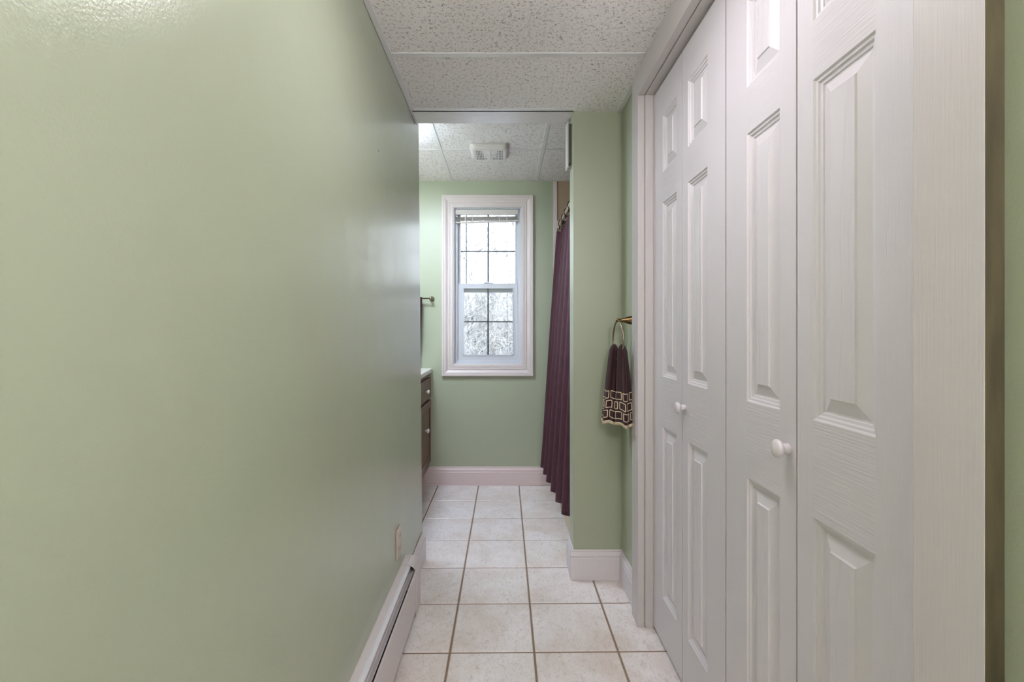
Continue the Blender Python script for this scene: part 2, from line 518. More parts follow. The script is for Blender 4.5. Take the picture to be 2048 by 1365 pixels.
# baseboards
BH = 0.137
BP = [(0, 0), (.0145, 0), (.0145, .098), (.0120, .101), (.0120, .106), (.0135, .109), (.0135, .113), (.0100, .120), (.0060, .127), (.0070, .131), (.0050, BH), (0, BH)]
def baseboard(name, place, t0, t1, label, m='white'):
    bm = nb(); extrude_profile(bm, BP, place, t0, t1)
    return struct(name, bm, M[m], label=label)
baseboard('baseboard_end', lambda a, b_, t: (t, YE - a, b_), -1.08, 0.352, 'tall cream baseboard below the window wall', 'base_cream')
baseboard('baseboard_partition', lambda a, b_, t: (t, YS0 - a, b_), 0.3005, XR, 'white baseboard across the front of the partition stub')
baseboard('baseboard_opening', lambda a, b_, t: (0.315 - a, t, b_), YS0 - .0005, YS1 + .0145, 'white baseboard on the side edge of the partition stub')
baseboard('baseboard_right', lambda a, b_, t: (XR - a, t, b_), 1.897, YS0 - .0145, 'short white baseboard between partition and closet casing')
baseboard('baseboard_left', lambda a, b_, t: (-0.413 + a, t, b_), 1.965, 2.375, 'short white baseboard between heater and wall end')
baseboard('baseboard_bath_front', lambda a, b_, t: (t, 2.36 + a, b_), -0.56, -0.4135, 'white baseboard round the corner of the left wall')

# ------------------------------------------------------------------ window
win = empty('window_1', (-0.128, YE, WZ0), kind='structure', label='narrow double-hung window with wide cream casing')
bm = nb()
frame_profile(bm, [(0, 0), (0, .020), (.003, .023), (.014, .023), (.016, .020), (.022, .0205), (.030, .018), (.042, .0105), (.050, .0085),
                   (.0515, .012), (.058, .013), (.060, .010), (.067, .0095), (.069, .012), (.075, .012), (.077, .009), (.086, .009), (.0865, 0)],
              -0.466, 0.209, CH - 0.332, CH + 1.005, YE)
link('window_casing', bm, M['cream'], win)
# jamb liner + vinyl frame
bm = nb()
frame_profile(bm, [(0, 0), (0, -.0), (.006, .0), (.006, -.012), (.010, -.012), (.010, -.03), (.026, -.03), (.026, -.042), (.030, -.042), (.030, -.12), (0, -.12)],
              WX0, WX1, WZ0, WZ1, YE)
link('window_frame', bm, M['vinyl'], win)
def sash(name, x0, x1, z0, z1, gx0, gx1, gz0, gz1, y, th, hz, vx, scr=False):
    bm = nb()
    xs = [x0, gx0, gx1, x1]; zs = [z0, gz0, gz1, z1]
    for i in range(3):
        for j in range(3):
            if i == 1 and j == 1: continue
            box(bm, xs[i], xs[i + 1], y, y + th, zs[j], zs[j + 1])
    # glazing bead
    b = .004
    for bb in ((gx0 - b, gx0 + b, gz0 - b, gz1 + b), (gx1 - b, gx1 + b, gz0 - b, gz1 + b), (gx0, gx1, gz0 - b, gz0 + b), (gx0, gx1, gz1 - b, gz1 + b)):
        box(bm, bb[0], bb[1], y - .003, y + .004, bb[2], bb[3])
    bmesh.ops.remove_doubles(bm, verts=bm.verts, dist=1e-6)
    s = link(name, bm, M['vinyl'], win)
    bm = nb(); box(bm, gx0, gx1, y + .012, y + .015, gz0, gz1)
    link('pane', bm, M['glass'], s)
    bm = nb()
    box(bm, vx - .006, vx + .006, y + .0155, y + .021, gz0, gz1)
    box(bm, gx0, vx - .006, y + .0155, y + .021, hz - .0045, hz + .0045)
    box(bm, vx + .006, gx1, y + .0155, y + .021, hz - .0045, hz + .0045)
    link('muntins', bm, M['muntin'], s)
    return s
sash('upper_sash', -0.351, 0.094, CH + .292, CH + .890, -0.337, 0.080, CH + .352, CH + .884, YE + .068, .026, CH + .606, -0.127)
lower = sash('lower_sash', -0.349, 0.092, CH - .236, CH + .358, -0.312, 0.061, CH - .180, CH + .324, YE + .036, .030, CH + .0714, -0.127)
bm = nb()
box(bm, -0.160, -0.092, YE + .030, YE + .060, CH + .358, CH + .364, bev=.002)
box(bm, -0.150, -0.122, YE + .036, YE + .050, CH + .364, CH + .372, bev=.003)
link('sash_lock', bm, M['vinyl'], lower)
bm = nb(); vs = [bm.verts.new((x, YE + .108, z)) for x, z in ((-.35, CH - .235), (.093, CH - .235), (.093, CH + .33), (-.35, CH + .33))]; bm.faces.new(vs)
link('insect_screen', bm, M['screen'], win)
bm = nb()
box(bm, -0.299, -0.291, YE + .104, YE + .110, CH + .33, CH + .89)
box(bm, 0.018, 0.020, YE + .103, YE + .106, CH - .235, CH + .89)
box(bm, -0.35, .093, YE + .102, YE + .112, CH + .325, CH + .337)
link('storm_rail', bm, M['muntin'], win)
# blind
bl = empty('window_blind', (-0.14, YE + .03, CH + .90), label='white slatted mini blind raised to the top of the window', cat='blind')
bm = nb(); box(bm, -0.368, 0.096, YE + .006, YE + .030, CH + .868, CH + .905, bev=.002); link('headrail', bm, M['blind'], bl)
for k in range(7):
    bm = nb()
    zl = CH + .848 - .0045 * k; zr = CH + .853 - .0037 * k
    yo = YE + .008 + .0015 * (k % 2)
    pr = [(yo, 0), (yo + .011, .0035), (yo + .023, 0), (yo + .023, .0008), (yo + .011, .0043), (yo, .0008)]
    A = [bm.verts.new((-0.366, a, zl + b_)) for a, b_ in pr]; B = [bm.verts.new((0.094, a, zr + b_)) for a, b_ in pr]
    for i in range(6): bm.faces.new((A[i], A[(i + 1) % 6], B[(i + 1) % 6], B[i]))
    bm.faces.new(A); bm.faces.new(B[::-1])
    link('slat', bm, M['blind'], bl)
bm = nb()
pr = [(YE + .008, 0), (YE + .030, 0), (YE + .030, .010), (YE + .008, .010)]
A = [bm.verts.new((-0.366, a, CH + .803 + b_)) for a, b_ in pr]; B = [bm.verts.new((0.094, a, CH + .817 + b_)) for a, b_ in pr]
for i in range(4): bm.faces.new((A[i], A[(i + 1) % 4], B[(i + 1) % 4], B[i]))
bm.faces.new(A); bm.faces.new(B[::-1])
link('bottom_rail', bm, M['blind'], bl)
for x in (-.296, -.243, -.04, .015):
    bm = nb(); box(bm, x - .0028, x + .0028, YE + .0055, YE + .0068, CH + .806, CH + .868); link('ladder_cord', bm, M['cord'], bl)
bm = nb(); tube(bm, [(-.33, YE + .012, CH + .868), (-.331, YE + .010, CH + .55)], .0016, 6); link('cord', bm, M['cord'], bl)

# ------------------------------------------------------------------ closet opening trim
tr = empty('trim_closet', (XR, 1.2, 0), kind='structure', label='flat white casing and jambs around the closet opening')
CX = 0.511
ZO = CH + .909
bm = nb(); box(bm, CX, XR - .0005, 1.813, 1.897, 0.0, HC - .006, bev=.0015); link('casing', bm, M['casing'], tr)
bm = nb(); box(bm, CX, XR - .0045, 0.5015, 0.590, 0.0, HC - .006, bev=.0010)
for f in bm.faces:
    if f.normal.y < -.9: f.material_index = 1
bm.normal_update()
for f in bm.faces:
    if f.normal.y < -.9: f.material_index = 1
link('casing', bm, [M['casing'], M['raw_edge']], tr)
bm = nb(); box(bm, CX, XR - .0005, 0.5905, 1.8125, ZO, HC - .006, bev=.0015); link('head_casing', bm, M['casing'], tr)
bm = nb(); box(bm, XR + .002, .66, 1.808, 1.850, 0.0, ZO, bev=.001); box(bm, XR + .031, XR + .045, 1.803, 1.808, 0.0, ZO)
link('jamb', bm, M['casing'], tr)
bm = nb(); box(bm, XR + .002, .66, 0.553, 0.596, 0.0, ZO, bev=.001); link('jamb', bm, M['casing'], tr)
bm = nb(); box(bm, XR + .002, .66, 0.5965, 1.8075, ZO - .002, ZO + .018, bev=.001); link('head_jamb', bm, M['casing'], tr)

# ------------------------------------------------------------------ folding closet doors
DX = 0.568
def leaf(parent, y0, y1, far, near):
    """y0 far edge, y1 near edge"""
    bm = nb()
    hi = max(y0, y1) - .0020; lo = min(y0, y1) + .0020
    pa, pb = hi - far, lo + near
    ys = [lo, pb, pa, hi]
    zs = [.015, .180, .797, .977, 1.603, 1.712, 1.919, 2.036]
    q = lambda y, z, d=0.0: bm.verts.new((DX + d, y, z))
    def quad(ya, yb, za, zb, mi):
        f = bm.faces.new((q(ya, za), q(yb, za), q(yb, zb), q(ya, zb))); f.material_index = mi
    quad(ys[0], ys[1], zs[0], zs[-1], 0); quad(ys[2], ys[3], zs[0], zs[-1], 0)
    for i in (0, 2, 4, 6): quad(ys[1], ys[2], zs[i], zs[i + 1], 1)
    rings = [(0, 0), (.0035, .0035), (.0075, .0042), (.0100, .0075), (.0150, .0085), (.0165, .0110), (.0200, .0110), (.0420, .0035), (.0445, .0008)]
    for i in (1, 3, 5):
        prev = None
        for a, d in rings:
            R = [q(ys[1] + a, zs[i] + a, d), q(ys[2] - a, zs[i] + a, d), q(ys[2] - a, zs[i + 1] - a, d), q(ys[1] + a, zs[i + 1] - a, d)]
            if prev:
                for k in range(4):
                    f = bm.faces.new((prev[k], prev[(k + 1) % 4], R[(k + 1) % 4], R[k])); f.material_index = 2
            prev = R
        bm.faces.new(prev).material_index = 3
    # edges and back
    th = .033
    c = [(lo, zs[0]), (hi, zs[0]), (hi, zs[-1]), (lo, zs[-1])]
    Fv = [q(y, z) for y, z in c]; Bv = [q(y, z, th) for y, z in c]
    for k in range(4): bm.faces.new((Fv[k], Fv[(k + 1) % 4], Bv[(k + 1) % 4], Bv[k])).material_index = 2
    bm.faces.new(Bv).material_index = 0
    bmesh.ops.remove_doubles(bm, verts=bm.verts, dist=1e-5)
    return link('door_leaf', bm, DOOR, parent)
def knob(parent, y, z):
    bm = nb()
    lathe(bm, [(0, .0095), (.001, .0105), (.010, .0100), (.013, .0095), (.016, .0120), (.0185, .0165), (.0215, .0186), (.0245, .0186), (.0275, .0165), (.0300, .0115), (.0312, .005), (.0315, 0)],
          (DX, y, z), (-1, 0, 0), 36)
    return link('knob', bm, M['knob'], parent, smooth=True)
d1 = empty('door_1', (DX, 1.509, 0), kind='structure', label='farther white bifold door pair, beside the towel ring')
d2 = empty('door_2', (DX, .917, 0), kind='structure', label='nearer white bifold door pair, beside the wide near casing')
leaf(d1, 1.803, 1.5095, .104, .048)
l2 = leaf(d1, 1.5085, 1.2135, .044, .106)
l3 = leaf(d2, 1.2105, 0.9175, .102, .054)
leaf(d2, 0.9165, 0.6200, .046, .100)
knob(l2, 1.487, .899)
knob(l3, .942, .905)
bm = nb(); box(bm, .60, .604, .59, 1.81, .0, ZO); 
struct('trim_closet_shadow_board', bm, M['dark'], label='dark sheet painted as the shade behind the door gaps')  # near-black sheet stands in for closet shade seen between the leaves

# ------------------------------------------------------------------ baseboard heater
ht = empty('baseboard_heater', (-0.41, 0.9, 0), label='long cream metal baseboard heater along the left green wall', cat='heater')
HY0, HY1 = -0.4, 1.885
ZT = .205
bm = nb()
extrude_profile(bm, [(-0.4145, 0.012), (-0.4118, 0.012), (-0.4118, ZT - .0035), (-0.392, ZT - .0035), (-0.392, ZT), (-0.4155, ZT)], lambda a, b_, t: (a, t, b_), HY0, HY1)
link('back_panel', bm, M['heater'], ht)
bm = nb()
extrude_profile(bm, [(-0.3918, ZT), (-0.3860, ZT - .0002), (-0.3780, ZT - .0040), (-0.3768, ZT - .0065), (-0.3785, ZT - .0062), (-0.3868, ZT - .0026), (-0.3918, ZT - .003)], lambda a, b_, t: (a, t, b_), HY0, HY1)
link('top_lip', bm, M['heater_lip'], ht)
bm = nb()
extrude_profile(bm, [(-0.3870, .1740), (-0.3790, .1735), (-0.3650, .1830), (-0.3640, .1820), (-0.3645, .1805), (-0.3785, .1715), (-0.3870, .1725)], lambda a, b_, t: (a, t, b_), HY0, HY1)
link('damper', bm, M['heater'], ht)
bm = nb()
extrude_profile(bm, [(-0.3535, .030), (-0.3550, .030), (-0.3555, .1800), (-0.3575, .1870), (-0.3562, .1875), (-0.3538, .1810)], lambda a, b_, t: (a, t, b_), HY0, HY1)
link('front_panel', bm, M['heater'], ht)
bm = nb(); tube(bm, [(-0.385, HY0, .09), (-0.385, HY1, .09)], .011, 12); link('pipe', bm, M['brass'], ht)
bm = nb()
yy = HY0 + .01
while yy < HY1 - .02:
    box(bm, -0.409, -0.363, yy, yy + .0008, .062, .118); yy += .008
link('fins', bm, M['fin'], ht, kind='stuff')
bm = nb()
cp = [(-0.4148, .0), (-0.4148, ZT + .004), (-0.387, ZT + .0045), (-0.374, ZT + .002), (-0.363, ZT - .006), (-0.3555, ZT - .017), (-0.3525, ZT - .030), (-0.3515, .010), (-0.3535, .0)]
co = [(-0.4146, .0)] + cp[1:]
inn = [(-0.412, .0), (-0.412, ZT), (-0.387, ZT + .0005), (-0.376, ZT - .002), (-0.366, ZT - .009), (-0.3595, ZT - .019), (-0.3568, ZT - .031), (-0.3560, .010), (-0.3560, .0)]
A = [bm.verts.new((a, 1.878, b_)) for a, b_ in cp]; B = [bm.verts.new((a, 1.9615, b_)) for a, b_ in cp]
Ai = [bm.verts.new((a, 1.878, b_)) for a, b_ in inn]
Bi = [bm.verts.new((a, 1.958, b_)) for a, b_ in inn]
n = len(cp)
for i in range(n - 1):
    bm.faces.new((A[i], A[i + 1], B[i + 1], B[i])); bm.faces.new((A[i], A[i + 1], Ai[i + 1], Ai[i])); bm.faces.new((Ai[i], Ai[i + 1], Bi[i + 1], Bi[i]))
bm.faces.new(B); bm.faces.new(Bi)
link('end_cap', bm, M['heater'], ht)

# ------------------------------------------------------------------ outlet
out = empty('wall_outlet', (-0.4165, 1.832, CH - .82), label='ivory duplex outlet on the left wall above the heater end', cat='outlet')
OX = -0.4163
bm = nb(); box(bm, OX, OX + .006, 1.797, 1.867, CH - .878, CH - .764, bev=.002); link('cover_plate', bm, M['plate'], out)
for zz in (-.845, -.797):
    bm = nb(); box(bm, OX + .0055, OX + .0075, 1.817, 1.847, CH + zz - .014, CH + zz + .014, bev=.0015); rc = link('receptacle', bm, M['plate'], out)
    bm = nb(); box(bm, OX + .0072, OX + .0078, 1.824, 1.826, CH + zz - .004, CH + zz + .006); link('slot', bm, M['dark'], rc)
    bm = nb(); box(bm, OX + .0072, OX + .0078, 1.838, 1.840, CH + zz - .004, CH + zz + .006); link('slot', bm, M['dark'], rc)
bm = nb(); lathe(bm, [(0, .003), (.001, .0028)], (OX + .006, 1.832, CH - .821), (1, 0, 0), 12); link('screw', bm, M['nickel'], out)

# ------------------------------------------------------------------ panel on the partition side
pn = empty('chime_cover', (.313, 2.26, CH + .9), label='thin white flat cover standing off the partition side, just under the header', cat='wall cover')
bm = nb(); box(bm, .2940, .3005, 2.225, 2.286, CH + .776, CH + .992, bev=.0015); link('front_plate', bm, M['plastic'], pn)
bm = nb(); box(bm, .3005, .3150, 2.235, 2.280, CH + .800, CH + .985); link('backing', bm, mat('olive_grey', (92, 92, 78), .6), pn)

# ------------------------------------------------------------------ ceiling fan cover
fan = empty('exhaust_fan', (-0.092, 2.87, BC), label='white rounded exhaust fan grille on the bathroom ceiling', cat='fan')
bm = nb()
def rrect(cx, cy, hx, hy, r, z, n=6):
    pts = []
    for (sx, sy, a0) in ((1, 1, 0), (-1, 1, PI / 2), (-1, -1, PI), (1, -1, 3 * PI / 2)):
        for k in range(n + 1):
            a = a0 + PI / 2 * k / n
            pts.append((cx + sx * (hx - r) + r * math.cos(a), cy + sy * (hy - r) + r * math.sin(a), z))
    return pts
fx, fy, hx, hy = -0.094, 2.885, .117, .100
ringsp = [(0, 0, .030), (0, -.010, .030), (.004, -.022, .032), (.011, -.031, .034), (.020, -.035, .030)]
prev = None
for ins, dz, r in ringsp:
    R = [bm.verts.new(p) for p in rrect(fx, fy, hx - ins, hy - ins, r, BC - .0005 + dz)]
    if prev:
        for k in range(len(R)): bm.faces.new((prev[k], prev[(k + 1) % len(R)], R[(k + 1) % len(R)], R[k]))
    else: bm.faces.new(R)
    prev = R
bm.faces.new(prev)
fc = link('cover', bm, M['plastic'], fan, smooth=False)
bm = nb()
for sx in (-1, 1):
    for row in range(4):
        yc = fy - .058 + row * .038
        for k in range(7):
            if row in (1, 2) and k < 2: continue
            if row == 0 and k < 3: continue
            xc = fx + sx * (.022 + k * .0092)
            bm = nb(); box(bm, xc - .0016, xc + .0016, yc - .014, yc + .014, BC - .0362, BC - .0353); link('slot', bm, M['dark'], fan)
bm = nb(); box(bm, fx - .006, fx + .006, fy - .075, fy + .078, BC - .039, BC - .0352, bev=.0015)
box(bm, fx - .026, fx + .026, fy - .006, fy + .034, BC - .038, BC - .0352, bev=.0015)
link('grille_bar', bm, M['plastic'], fan)

# ------------------------------------------------------------------ towel ring and hand towel in the hall
RY, RZ = 1.97, CH + .046
ring = empty('towel_ring', (XR, RY, RZ), label='antique brass towel ring on the right wall beside the closet casing', cat='towel ring')
bm = nb()
lathe(bm, [(0, .0205), (.004, .0205), (.008, .019), (.022, .0155), (.040, .0095), (.052, .0062), (.058, .0055), (.061, .0068), (.066, .0080), (.071, .0068), (.0735, .003)], (XR, RY, RZ), (-1, 0, 0), 32)
link('post', bm, M['brass'], ring, smooth=True)
bm = nb()
RR = .082; rx = XR - .064
pts = [(rx - .002 * math.sin(a), RY + RR * math.sin(a), RZ - RR - .002 + RR * math.cos(a)) for a in [2 * PI * k / 48 for k in range(48)]]
n = 10; rings = []
for k, p in enumerate(pts):
    a = 2 * PI * k / 48
    rad = Vector((0, math.sin(a), math.cos(a)))
    rings.append([bm.verts.new(Vector(p) + (rad * math.cos(2 * PI * j / n) + Vector((1, 0, 0)) * math.sin(2 * PI * j / n)) * .0036) for j in range(n)])
for k in range(48):
    for j in range(n): bm.faces.new((rings[k][j], rings[k][(j + 1) % n], rings[(k + 1) % 48][(j + 1) % n], rings[(k + 1) % 48][j]))
link('ring', bm, M['nickel'], ring, smooth=True)

# hand towel: folded length passed through the ring, two bunched halves, bordered hem with squares
tw = empty('hand_towel', (.475, RY, CH - .10), label='maroon hand towel with cream squares border hanging through the brass ring', cat='towel')
ZTOP = CH - .055; ZBOT = CH - .385
def towel_half(side, ztop, zbot, seed, lean):
    """closed bunched loop cross-section that grows towards the hem; returns mesh with pattern strips"""
    random.seed(seed)
    n = 72; m_ = 34
    bm = nb()
    loops = []
    def pos(u, v, out=0.0):
        a = 2 * PI * u
        w = .024 + (.048 - .024) * min(1, v * 1.15) ** 0.8        # half width in Y
        if v < .08: w *= (0.40 + .60 * (v / .08) ** .5)
        t = (.014 + .018 * v ** .7) * (1 if v > .08 else .4 + .6 * (v / .08) ** .5)                                       # half thickness in X
        cy = RY + side * (.052 - .006 * v)
        cx = rx + lean * v + (-.004 if side > 0 else .003)
        r = 1 + (.10 + .08 * v) * math.sin(a * 5 + seed + v * 1.2) + .05 * math.sin(a * 9 + 2 * v + seed)
        x = cx + (t * r + out) * math.cos(a)
        y = cy + (w * r + out) * math.sin(a)
        z = ztop + (zbot - ztop) * v + .004 * math.sin(a * 3 + seed) * v
        return (x, y, z)
    return pos, n, m_
def build_half(side, ztop, zbot, seed, lean):
    pos, n, m_ = towel_half(side, ztop, zbot, seed, lean)
    bm = nb(); loops = []
    for j in range(m_ + 1):
        v = j / m_
        loops.append([bm.verts.new(pos(i / n, v)) for i in range(n)])
    for j in range(m_):
        for i in range(n): bm.faces.new((loops[j][i], loops[j][(i + 1) % n], loops[j + 1][(i + 1) % n], loops[j + 1][i]))
    bm.faces.new(loops[0]); bm.faces.new(loops[-1][::-1])
    part = link('towel_fold', bm, M['terry'], tw, smooth=True)
    # hem
    bm = nb(); A = [bm.verts.new(pos(i / n, .975, .0016)) for i in range(n)]; B = [bm.verts.new(pos(i / n, 1.012, .0022)) for i in range(n)]
    for i in range(n): bm.faces.new((A[i], A[(i + 1) % n], B[(i + 1) % n], B[i]))
    bm.faces.new(B)
    link('hem', bm, M['terry_cream'], part, smooth=True)
    # woven squares: closed outlines following the surface
    bm = nb()
    def seg(u0, v0, u1, v1, w=.0024):
        k = 8
        for s in range(k):
            ua, ub = u0 + (u1 - u0) * s / k, u0 + (u1 - u0) * (s + 1) / k
            va, vb = v0 + (v1 - v0) * s / k, v0 + (v1 - v0) * (s + 1) / k
            hu = .0075 if u0 == u1 else 0; hv = .0050 if v0 == v1 else 0
            q_ = [pos(ua - hu, va - hv, .0009), pos(ub - hu if u0 != u1 else ua + hu, (vb - hv) if v0 == v1 else va, .0009),
                  pos(ub + hu, vb + hv, .0009), pos(ua + (hu if u0 != u1 else -hu), (va + hv) if v0 == v1 else vb, .0009)]
            bm.faces.new([bm.verts.new(p) for p in q_])
    cells = 6
    for row in range(3):
        va = .60 + row * .122; vb = va + .088
        for c_ in range(cells):
            u0 = (c_ + .5 * (row % 2)) / cells + .012; u1 = u0 + (1 / cells) * .74
            seg(u0, va, u1, va); seg(u0, vb, u1, vb); seg(u0, va, u0, vb); seg(u1, va, u1, vb)
    link('woven_squares', bm, M['terry_cream'], part)
build_half(1, ZTOP - .000, ZBOT + .0, 1.3, -.020)
build_half(-1, ZTOP + .002, ZBOT + .006, 3.1, .012)

# ------------------------------------------------------------------ bathroom: towel bar + towel on end wall
tb = empty('towel_bar', (-0.539, YE, CH + .24), label='brushed metal towel bar on the far wall left of the window', cat='towel bar')
for x in (-0.541, -0.985):
    bm = nb(); lathe(bm, [(0, .019), (.006, .0185), (.010, .014), (.030, .010), (.048, .0095), (.056, .0125), (.064, .012), (.069, .006)], (x, YE, CH + .24), (0, -1, 0), 24); link('post', bm, M['nickel'], tb, smooth=True)
bm = nb(); tube(bm, [(-0.985, YE - .056, CH + .24), (-0.541, YE - .056, CH + .24)], .0050, 10); link('bar', bm, M['nickel'], tb, smooth=True)
tw2 = nb()
def tw2pos(u, v, off):
    x = -0.605 - .012 * v - (.30) * u
    z = CH + .249 - .42 * v
    y = YE - .056 + off - .004 * math.sin(u * 14)
    return (x, y, z)
G = [[tw2.verts.new(tw2pos(i / 16, j / 10, -.0085 - .004 * (j > 0))) for i in range(17)] for j in range(11)]
H = [[tw2.verts.new(tw2pos(i / 16, j / 10, .0085 + .004 * (j > 0))) for i in range(17)] for j in range(11)]
for j in range(10):
    for i in range(16):
        tw2.faces.new((G[j][i], G[j][i + 1], G[j + 1][i + 1], G[j + 1][i])); tw2.faces.new((H[j][i], H[j][i + 1], H[j + 1][i + 1], H[j + 1][i]))
for i in range(16):
    tw2.faces.new((G[0][i], G[0][i + 1], H[0][i + 1], H[0][i])); tw2.faces.new((G[-1][i], G[-1][i + 1], H[-1][i + 1], H[-1][i]))
for j in range(10):
    tw2.faces.new((G[j][0], G[j + 1][0], H[j + 1][0], H[j][0])); tw2.faces.new((G[j][-1], G[j + 1][-1], H[j + 1][-1], H[j][-1]))
link('bath_towel', tw2, M['terry'], None, label='dark towel folded over the bar on the far wall, mostly hidden', cat='towel')

# ------------------------------------------------------------------ vanity
van = empty('vanity_cabinet', (-0.8, 2.92, 0), label='brown wooden vanity cabinet with small white knobs, far left', cat='cabinet')
VX = -0.562; VY0, VY1 = 2.385, YE - .017
bm = nb(); box(bm, -1.079, VX, VY0, VY1, .14, .832); link('body', bm, M['wood'], van)
bm = nb(); box(bm, -1.079, VX - .07, VY0, VY1, .0, .14); link('toe_kick', bm, M['dark'], van)
def front(kind, y0, y1, z0, z1, ky, kz):
    bm = nb()
    y0 += .002; y1 -= .002
    q = lambda y, z, x: bm.verts.new((x, y, z))
    if kind == 'door': rings = [(0, -.019 + .019, 0), (0, .017, 0), (.002, .019, 0), (.050, .019, 0), (.054, .013, 0), (.062, .013, 0), (.085, .0175, 0)]
    else: rings = [(0, 0, 0), (0, .015, 0), (.003, .019, 0), (.014, .019, 0), (.017, .0165, 0), (.030, .019, 0)]
    prev = None
    for a, h, _ in rings:
        R = [q(y0 + a, z0 + a, VX + .0003 + h), q(y1 - a, z0 + a, VX + .0003 + h), q(y1 - a, z1 - a, VX + .0003 + h), q(y0 + a, z1 - a, VX + .0003 + h)]
        if prev:
            for k in range(4): bm.faces.new((prev[k], prev[(k + 1) % 4], R[(k + 1) % 4], R[k]))
        prev = R
    bm.faces.new(prev)
    f = link('cabinet_door' if kind == 'door' else 'drawer', bm, M['wood'], van)
    bm = nb(); lathe(bm, [(0, .006), (.010, .006), (.014, .013), (.020, .0155), (.025, .013), (.028, .004)], (VX + .0193, ky, kz), (1, 0, 0), 20)
    link('knob', bm, M['counter'], f, smooth=True)
for a, b_ in ((2.42, 2.93), (2.95, 3.452)):
    front('drawer', a, b_, CH - .484, CH - .338, (a + b_) / 2 + .02, CH - .415)
front('door', 2.42, 2.93, .19, .640, 2.86, .46)
front('door', 2.95, 3.452, .19, .640, 3.21, .46)
bm = nb(); box(bm, -1.079, -0.538, 2.375, YE - .0005, .833, .866, bev=.006, seg=3)
link('vanity_countertop', bm, M['counter'], None, label='white vanity countertop resting on the brown cabinet', cat='countertop')

# ------------------------------------------------------------------ tub, rod, curtain
tub = nb()
box(tub, .357, .440, YS1 + .001, YE - .001, 0, .40, bev=.012, seg=3)
box(tub, 1.05, 1.119, YS1 + .001, YE - .001, 0, .40, bev=.012, seg=3)
box(tub, .435, 1.055, YS1 + .001, YS1 + .10, 0, .40, bev=.012, seg=3)
box(tub, .435, 1.055, YE - .10, YE - .001, 0, .40, bev=.012, seg=3)
box(tub, .43, 1.06, YS1 + .09, YE - .09, 0, .08)
link('bathtub', tub, M['tub'], None, label='cream bathtub apron behind the plum shower curtain', cat='bathtub')
bm = nb(); box(bm, .358, .3855, YE - .008, YE - .0002, .137, BC - .004, bev=.002); struct('trim_surround', bm, M['base_cream'], label='cream vertical edge strip of the tub surround')
rod = empty('shower_rod', (.405, YE, CH + .80), label='cream shower rod spanning the tub opening near the ceiling', cat='shower rod')
ZR = CH + .79
bm = nb(); tube(bm, [(.407, YS1 + .003, ZR), (.407, YE - .012, ZR)], .0115, 16); link('rod', bm, M['rod'], rod, smooth=True)
for y0_ in (YS1 + .0004, YE - .0134):
    bm = nb(); box(bm, .386, .428, y0_, y0_ + .013, ZR - .030, ZR + .028, bev=.003); link('flange', bm, M['rod'], rod)
cur = nb()
NU, NV = 220, 40
CY0, CY1 = 2.34, 3.425
ZCB = .195
def curp(u, v):
    y = CY0 + (CY1 - CY0) * u
    zt = CH + .716 + .010 * math.cos(u * 2 * PI * 9)
    z = zt + (ZCB - zt) * v
    z += .006 * math.sin(u * 40) * v
    xt = .408 - .022 * max(0, (u - .93) / .07)
    xb = .325 - .052 * max(0, min(1, (u - .15) / .8)) ** .8
    e = v ** 1.0
    amp = .015 + .014 * v ** .6
    ph = u * 2 * PI * 6.6 + .6 * math.sin(u * 9) + .35 * v * math.sin(u * 17)
    x = xt + (xb - xt) * e + amp * (math.sin(ph) * .9 + .18 * math.sin(2 * ph + 1))
    y += .012 * math.cos(ph) * (0.4 + v * .6)
    return (x, min(y, YE - .022), z)
G = [[cur.verts.new(curp(i / NU, j / NV)) for i in range(NU + 1)] for j in range(NV + 1)]
for j in range(NV):
    for i in range(NU): cur.faces.new((G[j][i], G[j][i + 1], G[j + 1][i + 1], G[j + 1][i]))
co = link('shower_curtain', cur, M['curtain'], None, smooth=True, label='plum pleated fabric shower curtain hanging outside the tub', cat='curtain')
sm = co.modifiers.new('thickness', 'SOLIDIFY'); sm.thickness = .0022
random.seed(8)
for k in range(7):
    y = 2.42 + k * .162
    hk = empty('curtain_hook', (.407, y, ZR), label='bronze shower curtain ring on the cream rod above the plum curtain', cat='curtain ring', group='bronze rings along the shower rod')
    bm = nb(); pts = []
    for i in range(25):
        a = 2 * PI * i / 24
        pts.append((.407 + .021 * math.sin(a), y + .006 * math.sin(a) * (k % 2 * 2 - 1), ZR - .012 + .027 * math.cos(a)))
    tube(bm, pts, .0028, 8, cap=False); link('hook_ring', bm, M['bronze'], hk, smooth=True)
    bm = nb(); lathe(bm, [(0, .004), (.003, .011), (.007, .012), (.010, .006)], (.398, y, ZR - .045), (-1, 0, 0), 16); link('roller', bm, M['bronze'], hk, smooth=True)

# ------------------------------------------------------------------ hall and vanity lamps, plus added unseen fill lamps
for lx, ly, lz, gk, lab in ((.08, 1.04, HC, 'hall_glass', 'round drum ceiling lamp of the hall, just above the picture'), (-.66, 2.53, BC, 'bath_glass', 'round drum lamp added as bathroom fill light, hidden by the left hall wall')):  # the bathroom drum is added, unseen, to brighten the bathroom
    lamp = empty('ceiling_lamp', (lx, ly, lz), label=lab, cat='lamp')
    bm = nb(); lathe(bm, [(0, .185), (.012, .185), (.016, .180)], (lx, ly, lz - .004), (0, 0, -1), 32); link('canopy', bm, M['nickel'], lamp)
    bm = nb(); lathe(bm, [(0.016, .172), (.092, .172), (.0921, .166)], (lx, ly, lz - .004), (0, 0, -1), 32); link('lamp_shade', bm, M[gk + '_side'], lamp)
    bm = nb(); lathe(bm, [(.0925, .165), (.098, .150), (.102, .10), (.103, .01)], (lx, ly, lz - .004), (0, 0, -1), 32); link('diffuser', bm, M[gk], lamp, smooth=True)
